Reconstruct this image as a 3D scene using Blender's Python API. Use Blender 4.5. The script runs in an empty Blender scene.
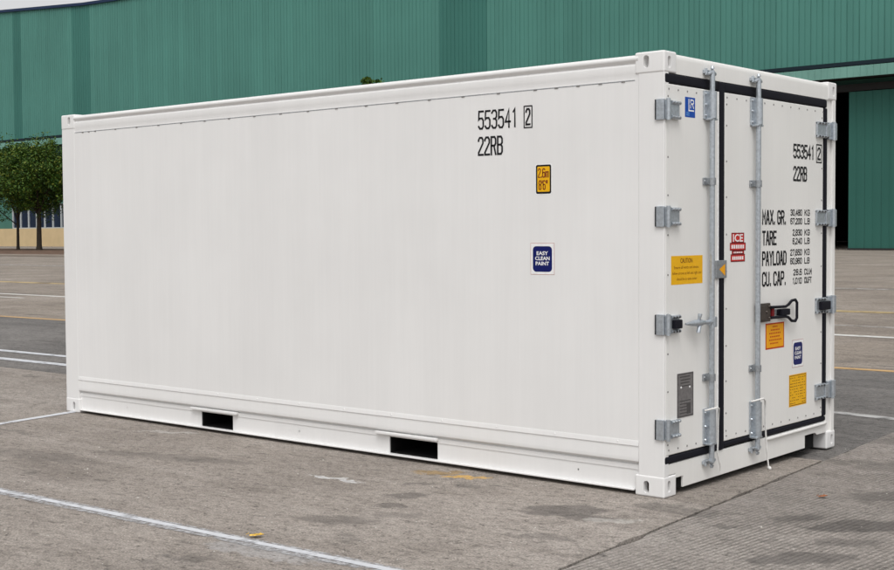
import bpy, bmesh, math, random
from mathutils import Vector, Matrix
R = math.radians
random.seed(7)
sc = bpy.context.scene
COL = sc.collection

# ------------------------------------------------------------------ camera, sky, sun, exposure
cd = bpy.data.cameras.new('camera'); cam = bpy.data.objects.new('camera', cd); COL.objects.link(cam)
cam.location = (3.92044, -6.52961, 1.55915)
cam.rotation_euler = (1.529834, 0.0064466, 0.7054896)
cd.sensor_width = 36; cd.lens = 52.571; cd.clip_start = 0.1; cd.clip_end = 3000
sc.camera = cam

SUN_EL, SUN_AZ = 58, -52          # azimuth in degrees from +X
w = bpy.data.worlds.new('World'); sc.world = w; w.use_nodes = True
nt = w.node_tree; nt.nodes.clear()
sky = nt.nodes.new('ShaderNodeTexSky'); sky.sky_type = 'NISHITA'; sky.sun_disc = False
sky.sun_elevation = R(SUN_EL); sky.sun_rotation = R(90 - SUN_AZ)
sky.air_density = 1.0; sky.dust_density = 4.0; sky.ozone_density = 1.0
hs = nt.nodes.new('ShaderNodeHueSaturation'); hs.inputs['Saturation'].default_value = 0.06   # overcast: a grey-white sky
bg = nt.nodes.new('ShaderNodeBackground'); bg.inputs['Strength'].default_value = 0.15
ow = nt.nodes.new('ShaderNodeOutputWorld')
nt.links.new(sky.outputs[0], hs.inputs['Color']); nt.links.new(hs.outputs[0], bg.inputs[0]); nt.links.new(bg.outputs[0], ow.inputs[0])
sd = bpy.data.lights.new('sun', 'SUN'); sun = bpy.data.objects.new('sun', sd); COL.objects.link(sun)
sd.energy = 0.6; sd.angle = R(25); sd.color = (1, 0.965, 0.92)
dirv = Vector((math.cos(R(SUN_EL)) * math.cos(R(SUN_AZ)), math.cos(R(SUN_EL)) * math.sin(R(SUN_AZ)), math.sin(R(SUN_EL))))
sun.rotation_euler = dirv.to_track_quat('Z', 'Y').to_euler(); sun.location = dirv * 50
sc.view_settings.view_transform = 'Standard'; sc.view_settings.look = 'None'
sc.view_settings.exposure = 0.24; sc.view_settings.gamma = 1.0

# ------------------------------------------------------------------ material helpers
class NT:
    def __init__(s, name):
        s.m = bpy.data.materials.new(name); s.m.use_nodes = True
        s.t = s.m.node_tree; s.b = s.t.nodes['Principled BSDF']; s.out = s.t.nodes['Material Output']
        s.tc = None
    def n(s, kind, **kw):
        x = s.t.nodes.new('ShaderNode' + kind)
        for k, v in kw.items(): setattr(x, k, v)
        return x
    def l(s, a, b): s.t.links.new(a, b)
    def co(s):
        if not s.tc: s.tc = s.n('NewGeometry')
        return s.tc.outputs['Position']
    def mapped(s, scale=(1, 1, 1), rot=(0, 0, 0), loc=(0, 0, 0)):
        mp = s.n('Mapping'); s.l(s.co(), mp.inputs[0])
        mp.inputs['Scale'].default_value = scale; mp.inputs['Rotation'].default_value = rot; mp.inputs['Location'].default_value = loc
        return mp.outputs[0]
    def noise(s, scale, detail=4, vec=None, rough=0.55):
        x = s.n('TexNoise'); x.inputs['Scale'].default_value = scale; x.inputs['Detail'].default_value = detail
        x.inputs['Roughness'].default_value = rough
        s.l(vec or s.co(), x.inputs['Vector']); return x.outputs['Fac']
    def ramp(s, fac, stops, interp='LINEAR'):
        x = s.n('ValToRGB'); s.l(fac, x.inputs[0]); x.color_ramp.interpolation = interp
        el = x.color_ramp.elements
        while len(el) < len(stops): el.new(0.5)
        for e, (p, c) in zip(el, stops):
            e.position = p; e.color = (c, c, c, 1) if isinstance(c, (int, float)) else (*c, 1)
        return x.outputs[0]
    def mix(s, fac, a, b, mode='MIX'):
        x = s.n('Mix', data_type='RGBA', blend_type=mode)
        for sock, v in ((x.inputs[0], fac), (x.inputs[6], a), (x.inputs[7], b)):
            if isinstance(v, (int, float)): sock.default_value = v
            elif isinstance(v, tuple): sock.default_value = (*v, 1)
            else: s.l(v, sock)
        return x.outputs[2]
    def math(s, op, a, b=0.0):
        x = s.n('Math', operation=op)
        for sock, v in ((x.inputs[0], a), (x.inputs[1], b)):
            if isinstance(v, (int, float)): sock.default_value = v
            else: s.l(v, sock)
        return x.outputs[0]
    def bump(s, h, strength=0.2, dist=0.01):
        x = s.n('Bump'); x.inputs['Strength'].default_value = strength; x.inputs['Distance'].default_value = dist
        s.l(h, x.inputs['Height']); s.l(x.outputs[0], s.b.inputs['Normal'])
    def base(s, c):
        if isinstance(c, tuple): s.b.inputs['Base Color'].default_value = (*c, 1)
        else: s.l(c, s.b.inputs['Base Color'])
    def rough(s, v):
        if isinstance(v, (int, float)): s.b.inputs['Roughness'].default_value = v
        else: s.l(v, s.b.inputs['Roughness'])

def simple(name, c, rough=0.5, metal=0.0, var=0.08, vs=30, bump=0.0, spec=0.2):
    t = NT(name)
    f = t.noise(vs, 3)
    lo = tuple(v * (1 - var) for v in c); hi = tuple(min(1, v * (1 + var)) for v in c)
    t.base(t.ramp(f, [(0.3, lo), (0.7, hi)])); t.rough(rough); t.b.inputs['Metallic'].default_value = metal; t.b.inputs['Specular IOR Level'].default_value = spec if not metal else 0.5
    if bump: t.bump(f, bump, 0.004)
    return t.m

def white_paint(name, c, wav=0.12):
    t = NT(name)
    big = t.noise(1.3, 3)
    streak = t.noise(1.0, 3, t.mapped((7, 7, 0.35)))
    m1 = t.ramp(streak, [(0.3, tuple(v * 0.978 for v in c)), (0.7, c)])
    m2 = t.ramp(big, [(0.3, 0.955), (0.7, 1.0)])
    col = t.mix(1.0, m1, m2, 'MULTIPLY')
    speck = t.noise(240, 1)
    weave = t.noise(1.0, 2, t.mapped((46, 46, 1.6)))
    col = t.mix(1.0, col, t.ramp(weave, [(0.35, 0.984), (0.65, 1.0)]), 'MULTIPLY')
    dirt = t.ramp(t.noise(9, 6, None, 0.7), [(0.66, 0.0), (0.86, 0.10)])
    col = t.mix(dirt, col, (0.52, 0.49, 0.44))
    t.base(col); t.rough(t.ramp(big, [(0.3, 0.30), (0.7, 0.42)]))
    h = t.math('ADD', t.math('MULTIPLY', t.noise(2.3, 2, t.mapped((1.6, 1, 1))), 1.0), t.math('MULTIPLY', speck, 0.04))
    t.bump(h, wav, 0.02)
    return t.m

M = {}
M['paint'] = white_paint('white_container_paint', (0.810, 0.805, 0.798))
M['door_paint'] = white_paint('white_door_paint', (0.815, 0.806, 0.782), 0.08)
M['gasket'] = simple('black_rubber', (0.007, 0.007, 0.012), 0.75)
M['zinc'] = simple('galvanised_steel', (0.46, 0.50, 0.54), 0.34, 0.65, 0.16, 60, 0.05)
M['zinc_dark'] = simple('dull_galvanised_steel', (0.34, 0.36, 0.38), 0.5, 0.7, 0.2, 60, 0.05)
M['bolt'] = simple('dark_bolt', (0.07, 0.07, 0.075), 0.45, 0.5)
M['screw'] = simple('screw_head', (0.22, 0.215, 0.21), 0.5, 0.3)
M['dark'] = simple('shade_black_underside', (0.005, 0.005, 0.005), 1.0)  # near-black colour puts shade into the pockets and underside
M['black'] = simple('black_print', (0.010, 0.010, 0.012), 0.5)
M['blue'] = simple('navy_print', (0.005, 0.010, 0.11), 0.35)
M['bright_blue'] = simple('blue_print', (0.006, 0.07, 0.38), 0.35)
M['sky_blue'] = simple('pale_blue_print', (0.12, 0.30, 0.62), 0.35)
M['white_print'] = simple('white_print', (0.82, 0.82, 0.82), 0.4)
M['pink'] = simple('faded_pink_border', (0.50, 0.27, 0.25), 0.5)
M['yellow'] = simple('yellow_sticker', (0.80, 0.43, 0.008), 0.4, 0, 0.05)
M['orange'] = simple('orange_sticker', (0.82, 0.36, 0.006), 0.4, 0, 0.05)
M['rust_print'] = simple('brown_print', (0.16, 0.045, 0.004), 0.5)
M['red'] = simple('red_print', (0.56, 0.030, 0.024), 0.45)
M['red_edge'] = simple('red_border', (0.48, 0.05, 0.006), 0.45)
M['maroon'] = simple('maroon_print', (0.16, 0.008, 0.010), 0.45)
M['bronze'] = simple('dark_lock_steel', (0.075, 0.06, 0.052), 0.45, 0.5, 0.25, 40)
M['plate'] = simple('grey_data_plate', (0.19, 0.18, 0.18), 0.45, 0.3, 0.2, 50)
M['plate_print'] = simple('etched_print', (0.075, 0.07, 0.07), 0.5)
M['cord'] = simple('white_cord', (0.75, 0.74, 0.72), 0.8)

# ------------------------------------------------------------------ geometry helpers
def finish(bm, angle=32):
    bm.normal_update()
    for f in bm.faces: f.smooth = True
    for e in bm.edges:
        if len(e.link_faces) == 2:
            try: a = e.calc_face_angle()
            except ValueError: a = 0
            e.smooth = a < R(angle)
        else: e.smooth = False
    for f in bm.faces:
        if not any(e.smooth for e in f.edges): f.smooth = False

def obj(name, bm, mats, parent=None, smooth=True):
    if smooth: finish(bm)
    me = bpy.data.meshes.new(name); bm.to_mesh(me); bm.free()
    if not isinstance(mats, (list, tuple)): mats = [mats]
    for m in mats: me.materials.append(m)
    o = bpy.data.objects.new(name, me); COL.objects.link(o)
    if parent: o.parent = parent
    if smooth and len(me.polygons) < 4000: harden(me)
    return o

def harden(me):
    """area-weighted corner normals, so that bevels stay tight and flat faces stay flat"""
    fv = {}
    for p in me.polygons:
        for v in p.vertices: fv.setdefault(v, []).append(p.index)
    N = [p.normal.copy() for p in me.polygons]; A = [p.area for p in me.polygons]
    out = []
    for p in me.polygons:
        n0 = N[p.index]
        for v in p.vertices:
            n = Vector((0, 0, 0))
            for j in fv[v]:
                if N[j].dot(n0) > 0.70: n += N[j] * A[j]
            out.append(n.normalized() if n.length > 1e-12 else n0)
    me.normals_split_custom_set(out)

def inst(name, me, parent, loc=(0, 0, 0), rot=(0, 0, 0), scale=(1, 1, 1)):
    o = bpy.data.objects.new(name, me); COL.objects.link(o); o.parent = parent
    o.location = loc; o.rotation_euler = rot; o.scale = scale
    return o

def thing(name, label, cat, loc=(0, 0, 0), rz=0, group=None):
    o = bpy.data.objects.new(name, None); COL.objects.link(o); o.location = loc; o.rotation_euler = (0, 0, rz)
    o['label'] = label; o['category'] = cat
    if group: o['group'] = group
    return o

def tag(o, label, cat, group=None):
    o['label'] = label; o['category'] = cat
    if group: o['group'] = group
    return o

def box(bm, x0, x1, y0, y1, z0, z1, bev=0.0, seg=2, mi=0):
    vs = [bm.verts.new((x, y, z)) for x in (x0, x1) for y in (y0, y1) for z in (z0, z1)]
    q = [(0, 1, 3, 2), (4, 6, 7, 5), (0, 4, 5, 1), (2, 3, 7, 6), (0, 2, 6, 4), (1, 5, 7, 3)]
    fs = [bm.faces.new([vs[i] for i in f]) for f in q]
    for f in fs: f.material_index = mi
    if bev:
        es = list({e for f in fs for e in f.edges})
        r = bmesh.ops.bevel(bm, geom=es, offset=bev, segments=seg, profile=0.5, affect='EDGES')
        for f in r['faces']: f.material_index = mi
    return bm

def prism(bm, pts, a0, a1, axis='x', mi=0):
    """pts: closed 2-D outline, extruded from a0 to a1 along an axis. axis x: pts=(y,z); y: pts=(x,z); z: pts=(x,y)"""
    def P(p, a): return {'x': (a, p[0], p[1]), 'y': (p[0], a, p[1]), 'z': (p[0], p[1], a)}[axis]
    A = [bm.verts.new(P(p, a0)) for p in pts]; B = [bm.verts.new(P(p, a1)) for p in pts]
    n = len(pts); fs = []
    for i in range(n): fs.append(bm.faces.new((A[i], A[(i + 1) % n], B[(i + 1) % n], B[i])))
    fs.append(bm.faces.new(A[::-1])); fs.append(bm.faces.new(B))
    for f in fs: f.material_index = mi
    bmesh.ops.recalc_face_normals(bm, faces=fs)
    return fs

def tube(bm, pts, r, n=10, mi=0, closed=False):
    pts = [Vector(p) for p in pts]; rings = []; N = len(pts)
    rr = r if isinstance(r, (list, tuple)) else [r] * N
    prev = None
    for i, p in enumerate(pts):
        if closed: d = (pts[(i + 1) % N] - pts[i - 1]).normalized()
        else: d = (pts[min(i + 1, N - 1)] - pts[max(i - 1, 0)]).normalized()
        if prev is None:
            u = d.cross(Vector((0, 0, 1)));
            if u.length < 0.1: u = d.cross(Vector((1, 0, 0)))
            u.normalize()
        else:
            u = (prev - d * prev.dot(d)).normalized()
        prev = u; v = d.cross(u)
        rings.append([bm.verts.new(p + (u * math.cos(2 * math.pi * k / n) + v * math.sin(2 * math.pi * k / n)) * rr[i]) for k in range(n)])
    fs = []
    for i in range(N if closed else N - 1):
        a, b = rings[i], rings[(i + 1) % N]
        for k in range(n): fs.append(bm.faces.new((a[k], a[(k + 1) % n], b[(k + 1) % n], b[k])))
    if not closed:
        fs.append(bm.faces.new(rings[0][::-1])); fs.append(bm.faces.new(rings[-1]))
    for f in fs: f.material_index = mi
    return bm

def dome(bm, c, nrm, r, h, n=8, mi=0):
    c = Vector(c); nrm = Vector(nrm).normalized()
    u = nrm.orthogonal().normalized(); v = nrm.cross(u)
    a = [bm.verts.new(c + (u * math.cos(2 * math.pi * k / n) + v * math.sin(2 * math.pi * k / n)) * r) for k in range(n)]
    b = [bm.verts.new(c + nrm * h + (u * math.cos(2 * math.pi * k / n) + v * math.sin(2 * math.pi * k / n)) * r * 0.6) for k in range(n)]
    for k in range(n):
        f = bm.faces.new((a[k], a[(k + 1) % n], b[(k + 1) % n], b[k])); f.material_index = mi
    f = bm.faces.new(b); f.material_index = mi

def new(): return bmesh.new()

# surfaces for print: side (plane y=const facing -Y) and door (plane x=const facing +X)
class Surf:
    def __init__(s, kind, off): s.k = kind; s.off = off
    def P(s, u, v, lift=0.0):
        return (u, s.off - lift, v) if s.k == 'side' else (s.off + lift, u, v)

def face_poly(bm, S, pts, lift, mi):
    f = bm.faces.new([bm.verts.new(S.P(u, v, lift)) for u, v in pts]); f.material_index = mi
    return f

def plate(bm, S, pts, lift, mi, mi_edge=None):
    """thin printed film with a real edge"""
    top = [bm.verts.new(S.P(u, v, lift)) for u, v in pts]
    bot = [bm.verts.new(S.P(u, v, 0.0002)) for u, v in pts]
    f = bm.faces.new(top); f.material_index = mi
    n = len(pts)
    for i in range(n):
        g = bm.faces.new((bot[i], bot[(i + 1) % n], top[(i + 1) % n], top[i])); g.material_index = mi

def rrect(u0, u1, v0, v1, r=0.0, n=4):
    if r <= 0: return [(u0, v0), (u1, v0), (u1, v1), (u0, v1)]
    out = []
    for cx, cy, a in ((u1 - r, v1 - r, 0), (u0 + r, v1 - r, 90), (u0 + r, v0 + r, 180), (u1 - r, v0 + r, 270)):
        for k in range(n + 1):
            t = R(a + 90 * k / n); out.append((cx + r * math.cos(t), cy + r * math.sin(t)))
    return out

FONT = {
 '0': '1,0 3,0 4,1 4,7 3,8 1,8 0,7 0,1 1,0', '1': '1,6.8 2.2,8 2.2,0', '2': '0,6.6 0,7 1,8 3,8 4,7 4,5.4 0,1 0,0 4,0',
 '3': '0,7 1,8 3,8 4,7 4,5.2 3,4.2 1.6,4.2;3,4.2 4,3.2 4,1 3,0 1,0 0,1', '4': '3,0 3,8 0,2.4 4,2.4',
 '5': '4,8 0.3,8 0,4.2 1,4.8 3,4.8 4,3.8 4,1 3,0 1,0 0,1', '6': '4,7 3,8 1,8 0,7 0,1 1,0 3,0 4,1 4,3.6 3,4.6 1,4.6 0,3.6',
 '7': '0,8 4,8 1.4,0', '8': '1,4.2 0,5.2 0,7 1,8 3,8 4,7 4,5.2 3,4.2 1,4.2 0,3.2 0,1 1,0 3,0 4,1 4,3.2 3,4.2',
 '9': '0,1 1,0 3,0 4,1 4,7 3,8 1,8 0,7 0,4.6 1,3.6 3,3.6 4,4.6',
 'A': '0,0 1.6,8 2.4,8 4,0;0.5,2.6 3.5,2.6', 'B': '0,0 0,8 3,8 4,7 4,5.2 3,4.3 0,4.3;3,4.3 4,3.3 4,1 3,0 0,0',
 'C': '4,6.6 4,7 3,8 1,8 0,7 0,1 1,0 3,0 4,1 4,1.6', 'D': '0,0 0,8 2.8,8 4,6.8 4,1.2 2.8,0 0,0',
 'E': '4,0 0,0 0,8 4,8;0,4.2 3.2,4.2', 'F': '0,0 0,8 4,8;0,4.2 3.2,4.2', 'G': '4,6.6 4,7 3,8 1,8 0,7 0,1 1,0 3,0 4,1 4,3.8 2.4,3.8',
 'H': '0,0 0,8;4,0 4,8;0,4.2 4,4.2', 'I': '2,0 2,8', 'K': '0,0 0,8;4,8 0,3.4;1.2,4.8 4,0', 'L': '0,8 0,0 4,0',
 'M': '0,0 0,8 2,3 4,8 4,0', 'N': '0,0 0,8 4,0 4,8', 'O': '1,0 3,0 4,1 4,7 3,8 1,8 0,7 0,1 1,0', 'P': '0,0 0,8 3,8 4,7 4,4.8 3,3.8 0,3.8',
 'R': '0,0 0,8 3,8 4,7 4,5 3,4 0,4;2.4,4 4,0', 'S': '0,1 1,0 3,0 4,1 4,3.2 3,4.2 1,4.2 0,5.2 0,7 1,8 3,8 4,7',
 'T': '0,8 4,8;2,8 2,0', 'U': '0,8 0,1 1,0 3,0 4,1 4,8', 'W': '0,8 0.9,0 2,6 3.1,0 4,8', 'X': '0,0 4,8;0,8 4,0', 'Y': '0,8 2,4 4,8;2,4 2,0',
 'm': '-0.6,0 -0.6,5 2,5 2,0;2,5 4.6,5 4.6,0', 'w': '0,5 1,0 2,4 3,0 4,5',
 '.': '0.4,0 0.4,0.7', ',': '0.8,0.6 0.2,-1.2', "'": '0.5,8 0.3,5.8', '"': '0.6,8 0.4,5.8;2.2,8 2.0,5.8',
}
ADV = {'.': 2.2, ',': 2.2, "'": 2.4, '"': 3.6, ' ': 3.4, '1': 4.6, 'I': 4.6}

def text_w(s, unit, gap=1.9): return sum(ADV.get(c, 4 + gap) for c in s) * unit - gap * unit

def strokes(bm, S, s, u0, v0, h, w, th, lift=0.0012, mi=0, gap=1.9, bold_v=1.0):
    """stencil-like condensed lettering; w = glyph width, h = height, th = stroke thickness"""
    ux, uy = (w - th) / 4, (h - th) / 8
    x = u0
    k = 0
    for c in s:
        g = FONT.get(c)
        if g:
            for pl in g.split(';'):
                pts = [tuple(map(float, p.split(','))) for p in pl.split()]
                pts = [Vector((x + th / 2 + a * ux, v0 + th / 2 + b * uy)) for a, b in pts]
                closed = (pts[0] - pts[-1]).length < 1e-9
                if closed: pts = pts[:-1]
                n = len(pts)
                if not closed:   # square caps
                    pts[0] = pts[0] + (pts[0] - pts[1]).normalized() * th / 2
                    pts[-1] = pts[-1] + (pts[-1] - pts[-2]).normalized() * th / 2
                L_, R_ = [], []
                for i in range(n):
                    a = pts[i - 1] if (closed or i > 0) else None
                    b = pts[(i + 1) % n] if (closed or i < n - 1) else None
                    d1 = (pts[i] - a).normalized() if a is not None else None
                    d2 = (b - pts[i]).normalized() if b is not None else None
                    d1 = d1 or d2; d2 = d2 or d1
                    n1 = Vector((-d1.y, d1.x)); n2 = Vector((-d2.y, d2.x))
                    m = (n1 + n2)
                    m = m.normalized() if m.length > 1e-6 else n1
                    q = m * (th / 2 / max(0.45, m.dot(n1)))
                    L_.append(pts[i] + q); R_.append(pts[i] - q)
                lf = lift + k * 0.00005; k = (k + 1) % 6
                lv = [bm.verts.new(S.P(p.x, p.y, lf)) for p in L_]; rv = [bm.verts.new(S.P(p.x, p.y, lf)) for p in R_]
                for i in range(n if closed else n - 1):
                    j = (i + 1) % n
                    f = bm.faces.new((rv[i], rv[j], lv[j], lv[i])); f.material_index = mi
        x += (ADV.get(c, 4 + gap)) * ux
    return x

def strokes_fit(bm, S, s, u0, u1, v0, h, th, lift=0.0012, mi=0, gap=1.9):
    """same, the glyph width chosen so that the line runs from u0 to u1"""
    units = sum(ADV.get(c, 4 + gap) for c in s) - (gap if s[-1] not in ADV else 0)
    ux = (u1 - u0 - th) / max(units, 0.1)
    return strokes(bm, S, s, u0, v0, h, ux * 4 + th, th, lift, mi, gap)

def outline(bm, S, u0, u1, v0, v1, t, lift, mi):
    o = [(u0, v0), (u1, v0), (u1, v1), (u0, v1)]; i = [(u0 + t, v0 + t), (u1 - t, v0 + t), (u1 - t, v1 - t), (u0 + t, v1 - t)]
    O = [bm.verts.new(S.P(a, b, lift)) for a, b in o]; I = [bm.verts.new(S.P(a, b, lift)) for a, b in i]
    for k in range(4):
        f = bm.faces.new((O[k], O[(k + 1) % 4], I[(k + 1) % 4], I[k])); f.material_index = mi

def bfont(bm, S, s, u0, u1, v0, h, lift=0.0012, mi=0, bold=0.0):
    """built-in font, squeezed to run from u0 to u1 at cap height h"""
    cu = bpy.data.curves.new('print', 'FONT'); cu.body = s; cu.size = 1.0; cu.offset = bold; cu.resolution_u = 2
    o = bpy.data.objects.new('print', cu); COL.objects.link(o)
    dg = bpy.context.evaluated_depsgraph_get(); dg.update()
    me = bpy.data.meshes.new_from_object(o.evaluated_get(dg))
    xs = [v.co.x for v in me.vertices]
    x0, x1 = min(xs), max(xs); sx = (u1 - u0) / (x1 - x0); sy = h / 0.69
    vs = [bm.verts.new(S.P(u0 + (v.co.x - x0) * sx, v0 + v.co.y * sy, lift)) for v in me.vertices]
    for p in me.polygons:
        try: f = bm.faces.new([vs[i] for i in p.vertices]); f.material_index = mi
        except ValueError: pass
    bpy.data.objects.remove(o); bpy.data.curves.remove(cu); bpy.data.meshes.remove(me)

# ------------------------------------------------------------------ the ground
def ground_material(name, base, dark, light, stains=(), grooves=False, streak_rot=0.0, seam=0.0, hue=(0.16, 0.145, 0.125)):
    t = NT(name)
    p = t.co()
    big = t.noise(0.35, 5, None, 0.6)
    mid = t.noise(2.2, 6, t.mapped((1, 1.9, 1), (0, 0, streak_rot)), 0.65)
    fine = t.noise(26, 4, None, 0.7)
    grit = t.noise(95, 2, None, 0.6)
    streak = t.noise(1.0, 5, t.mapped((0.35, 3.2, 1), (0, 0, streak_rot)), 0.62)
    c = t.ramp(big, [(0.32, dark), (0.52, base), (0.72, light)])
    c = t.mix(t.ramp(mid, [(0.34, 0.55), (0.52, 0.0)]), c, dark)
    c = t.mix(t.ramp(streak, [(0.50, 0.0), (0.70, 0.50)]), c, light)
    c = t.mix(t.ramp(streak, [(0.28, 0.55), (0.42, 0.0)]), c, tuple(v * 0.8 for v in dark))
    c = t.mix(1.0, c, t.ramp(fine, [(0.30, 0.62), (0.50, 1.0), (0.72, 1.20)]), 'MULTIPLY')
    c = t.mix(1.0, c, t.ramp(grit, [(0.32, 0.58), (0.52, 1.0), (0.70, 1.32)]), 'MULTIPLY')
    # dark pits and pale chips
    v = t.n('TexVoronoi', feature='F1'); v.inputs['Scale'].default_value = 15; t.l(p, v.inputs['Vector'])
    gate = t.ramp(t.noise(3.1, 2, t.mapped((1, 1, 1), (0, 0, 0), (4, 9, 0))), [(0.56, 0.0), (0.62, 0.8)])
    pit = t.math('MULTIPLY', t.ramp(v.outputs['Distance'], [(0.10, 1.0), (0.17, 0.0)]), gate)
    c = t.mix(pit, c, (0.05, 0.043, 0.038))
    v2 = t.n('TexVoronoi', feature='F1'); v2.inputs['Scale'].default_value = 9; t.l(t.mapped((1, 1, 1), (0, 0, 0.5), (3, 1, 0)), v2.inputs['Vector'])
    gate2 = t.ramp(t.noise(1.7, 3, t.mapped((1, 1, 1), (0, 0, 0), (14, 2, 0))), [(0.60, 0.0), (0.66, 0.7)])
    chip = t.math('MULTIPLY', t.ramp(v2.outputs['Distance'], [(0.07, 1.0), (0.11, 0.0)]), gate2)
    c = t.mix(chip, c, (0.52, 0.49, 0.45))
    # soft greasy blotches
    blot = t.ramp(t.noise(1.15, 4, t.mapped((1, 1.5, 1), (0, 0, 0.4), (7, 3, 0)), 0.6), [(0.625, 0.0), (0.66, 0.40)])
    c = t.mix(blot, c, (0.085, 0.078, 0.072))
    # single stains that the place has, each with its own outline
    if stains:
        dn = t.n('TexNoise'); dn.inputs['Scale'].default_value = 5; dn.inputs['Detail'].default_value = 7; dn.inputs['Roughness'].default_value = 0.68; t.l(p, dn.inputs['Vector'])
        wob = t.n('VectorMath', operation='MULTIPLY_ADD')
        t.l(dn.outputs['Color'], wob.inputs[0]); wob.inputs[1].default_value = (0.34, 0.34, 0); t.l(p, wob.inputs[2])
        off = t.n('VectorMath', operation='SUBTRACT'); t.l(wob.outputs[0], off.inputs[0]); off.inputs[1].default_value = (0.17, 0.17, 0)
        for (x, y, rx, ry, rot, col, st) in stains:
            a = t.n('VectorMath', operation='SUBTRACT'); t.l(off.outputs[0], a.inputs[0]); a.inputs[1].default_value = (x, y, 0)
            r_ = t.n('VectorRotate', rotation_type='Z_AXIS'); t.l(a.outputs[0], r_.inputs['Vector']); r_.inputs['Angle'].default_value = -rot
            s_ = t.n('VectorMath', operation='MULTIPLY'); t.l(r_.outputs[0], s_.inputs[0]); s_.inputs[1].default_value = (1 / rx, 1 / ry, 0)
            ln = t.n('VectorMath', operation='LENGTH'); t.l(s_.outputs[0], ln.inputs[0])
            msk = t.ramp(ln.outputs['Value'], [(0.0, st), (0.66, st * 0.9), (0.84, 0.0)])
            msk = t.math('MULTIPLY', msk, t.ramp(fine, [(0.36, 0.45), (0.56, 1.0)]))
            c = t.mix(msk, c, col)
    rag = t.noise(7.5, 8, t.mapped((1, 2.1, 1), (0, 0, streak_rot)), 0.74)
    c = t.mix(1.0, c, t.ramp(rag, [(0.34, 0.60), (0.46, 0.94), (0.56, 1.0), (0.70, 1.15)]), 'MULTIPLY')
    hole = t.ramp(t.noise(12, 6, t.mapped((1, 2.6, 1), (0, 0, streak_rot), (3, 5, 0)), 0.75), [(0.345, 1.0), (0.405, 0.0)])
    c = t.mix(t.math('MULTIPLY', hole, 0.75), c, (0.055, 0.046, 0.041))
    h = t.math('ADD', t.math('MULTIPLY', fine, 0.5), t.math('MULTIPLY', grit, 0.4))
    h = t.math('ADD', h, t.math('MULTIPLY', rag, 1.3))
    h = t.math('SUBTRACT', h, t.math('MULTIPLY', hole, 0.6))
    if grooves:
        wv = t.n('TexWave', wave_type='BANDS', bands_direction='X', wave_profile='SIN')
        wv.inputs['Scale'].default_value = 0.314 / 0.0340; wv.inputs['Distortion'].default_value = 0.5; wv.inputs['Detail'].default_value = 2
        wv.inputs['Detail Scale'].default_value = 0.6
        t.l(t.mapped((1, 1, 1), (0, 0, 0.06)), wv.inputs['Vector'])
        g = t.ramp(wv.outputs['Fac'], [(0.20, 0.0), (0.60, 1.0)])
        wear = t.ramp(t.noise(1.6, 4), [(0.38, 0.25), (0.60, 1.0)])
        c = t.mix(t.math('MULTIPLY', t.math('SUBTRACT', 1.0, g), t.math('MULTIPLY', wear, 0.42)), c, (0.085, 0.076, 0.068))
        h = t.math('ADD', h, t.math('MULTIPLY', t.math('MULTIPLY', g, wear), 1.2))
    t.base(c); t.rough(0.86); t.b.inputs['Specular IOR Level'].default_value = 0.3
    t.bump(h, 0.75, 0.009)
    return t.m

OIL = (0.075, 0.067, 0.063)
stA = [(-0.27, -0.62, 0.28, 0.20, 0.7, OIL, 0.75), (-0.05, -0.68, 0.22, 0.11, 0.5, OIL, 0.7), (-1.23, -0.83, 0.16, 0.11, 0.6, OIL, 0.7),
       (-1.13, -1.12, 0.13, 0.10, 0.9, OIL, 0.6), (-1.1, -1.58, 0.30, 0.15, 0.5, OIL, 0.5), (-1.42, -0.55, 0.13, 0.06, 0.6, OIL, 0.6),
       (-0.9, -1.30, 0.2, 0.10, 0.6, OIL, 0.4), (-3.4, -0.9, 0.9, 0.12, 0.25, OIL, 0.4), (-4.5, -1.5, 1.2, 0.2, 0.15, OIL, 0.35),
       (-1.56, -0.16, 0.22, 0.09, 0.7, (0.34, 0.21, 0.06), 0.7), (-1.40, -0.19, 0.14, 0.05, 0.75, (0.62, 0.36, 0.06), 0.9), (-1.27, -0.14, 0.11, 0.045, 0.7, (0.64, 0.38, 0.08), 0.85),
       (-1.93, -0.75, 0.30, 0.035, 0.10, (0.62, 0.62, 0.62), 0.9), (0.08, -0.66, 0.22, 0.07, 0.5, (0.56, 0.54, 0.50), 0.5), (-4.35, -0.2, 0.35, 0.05, 0.4, (0.5, 0.48, 0.45), 0.6),
       (-0.85, -2.30, 0.5, 0.14, 0.1, (0.42, 0.42, 0.43), 0.5)]
stB = [(1.15, 0.02, 0.40, 0.17, 0.9, OIL, 0.85), (1.25, -0.35, 0.20, 0.10, 0.6, OIL, 0.5), (0.83, 0.0, 0.20, 0.10, 1.0, OIL, 0.7), (0.62, -0.38, 0.12, 0.07, 0.8, OIL, 0.6),
       (1.22, -0.80, 0.35, 0.13, 0.85, OIL, 0.7), (1.0, 0.9, 0.4, 0.2, 0.9, OIL, 0.55), (0.66, 1.9, 0.5, 0.2, 1.1, OIL, 0.45), (0.25, 2.9, 0.4, 0.15, 1.2, OIL, 0.5)]
M['far_ground'] = ground_material('worn_brown_concrete', (0.30, 0.256, 0.215), (0.20, 0.17, 0.145), (0.385, 0.34, 0.30), streak_rot=0.03)
M['asphalt'] = ground_material('grey_asphalt', (0.18, 0.168, 0.159), (0.12, 0.113, 0.108), (0.245, 0.23, 0.217), streak_rot=0.05)
M['slab_a'] = ground_material('worn_concrete_slab', (0.325, 0.288, 0.255), (0.215, 0.187, 0.164), (0.395, 0.354, 0.320), stA, streak_rot=-0.35)
M['slab_b'] = ground_material('grooved_concrete_slab', (0.325, 0.291, 0.264), (0.225, 0.201, 0.182), (0.385, 0.35, 0.32), stB, grooves=True, streak_rot=1.3)
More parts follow.
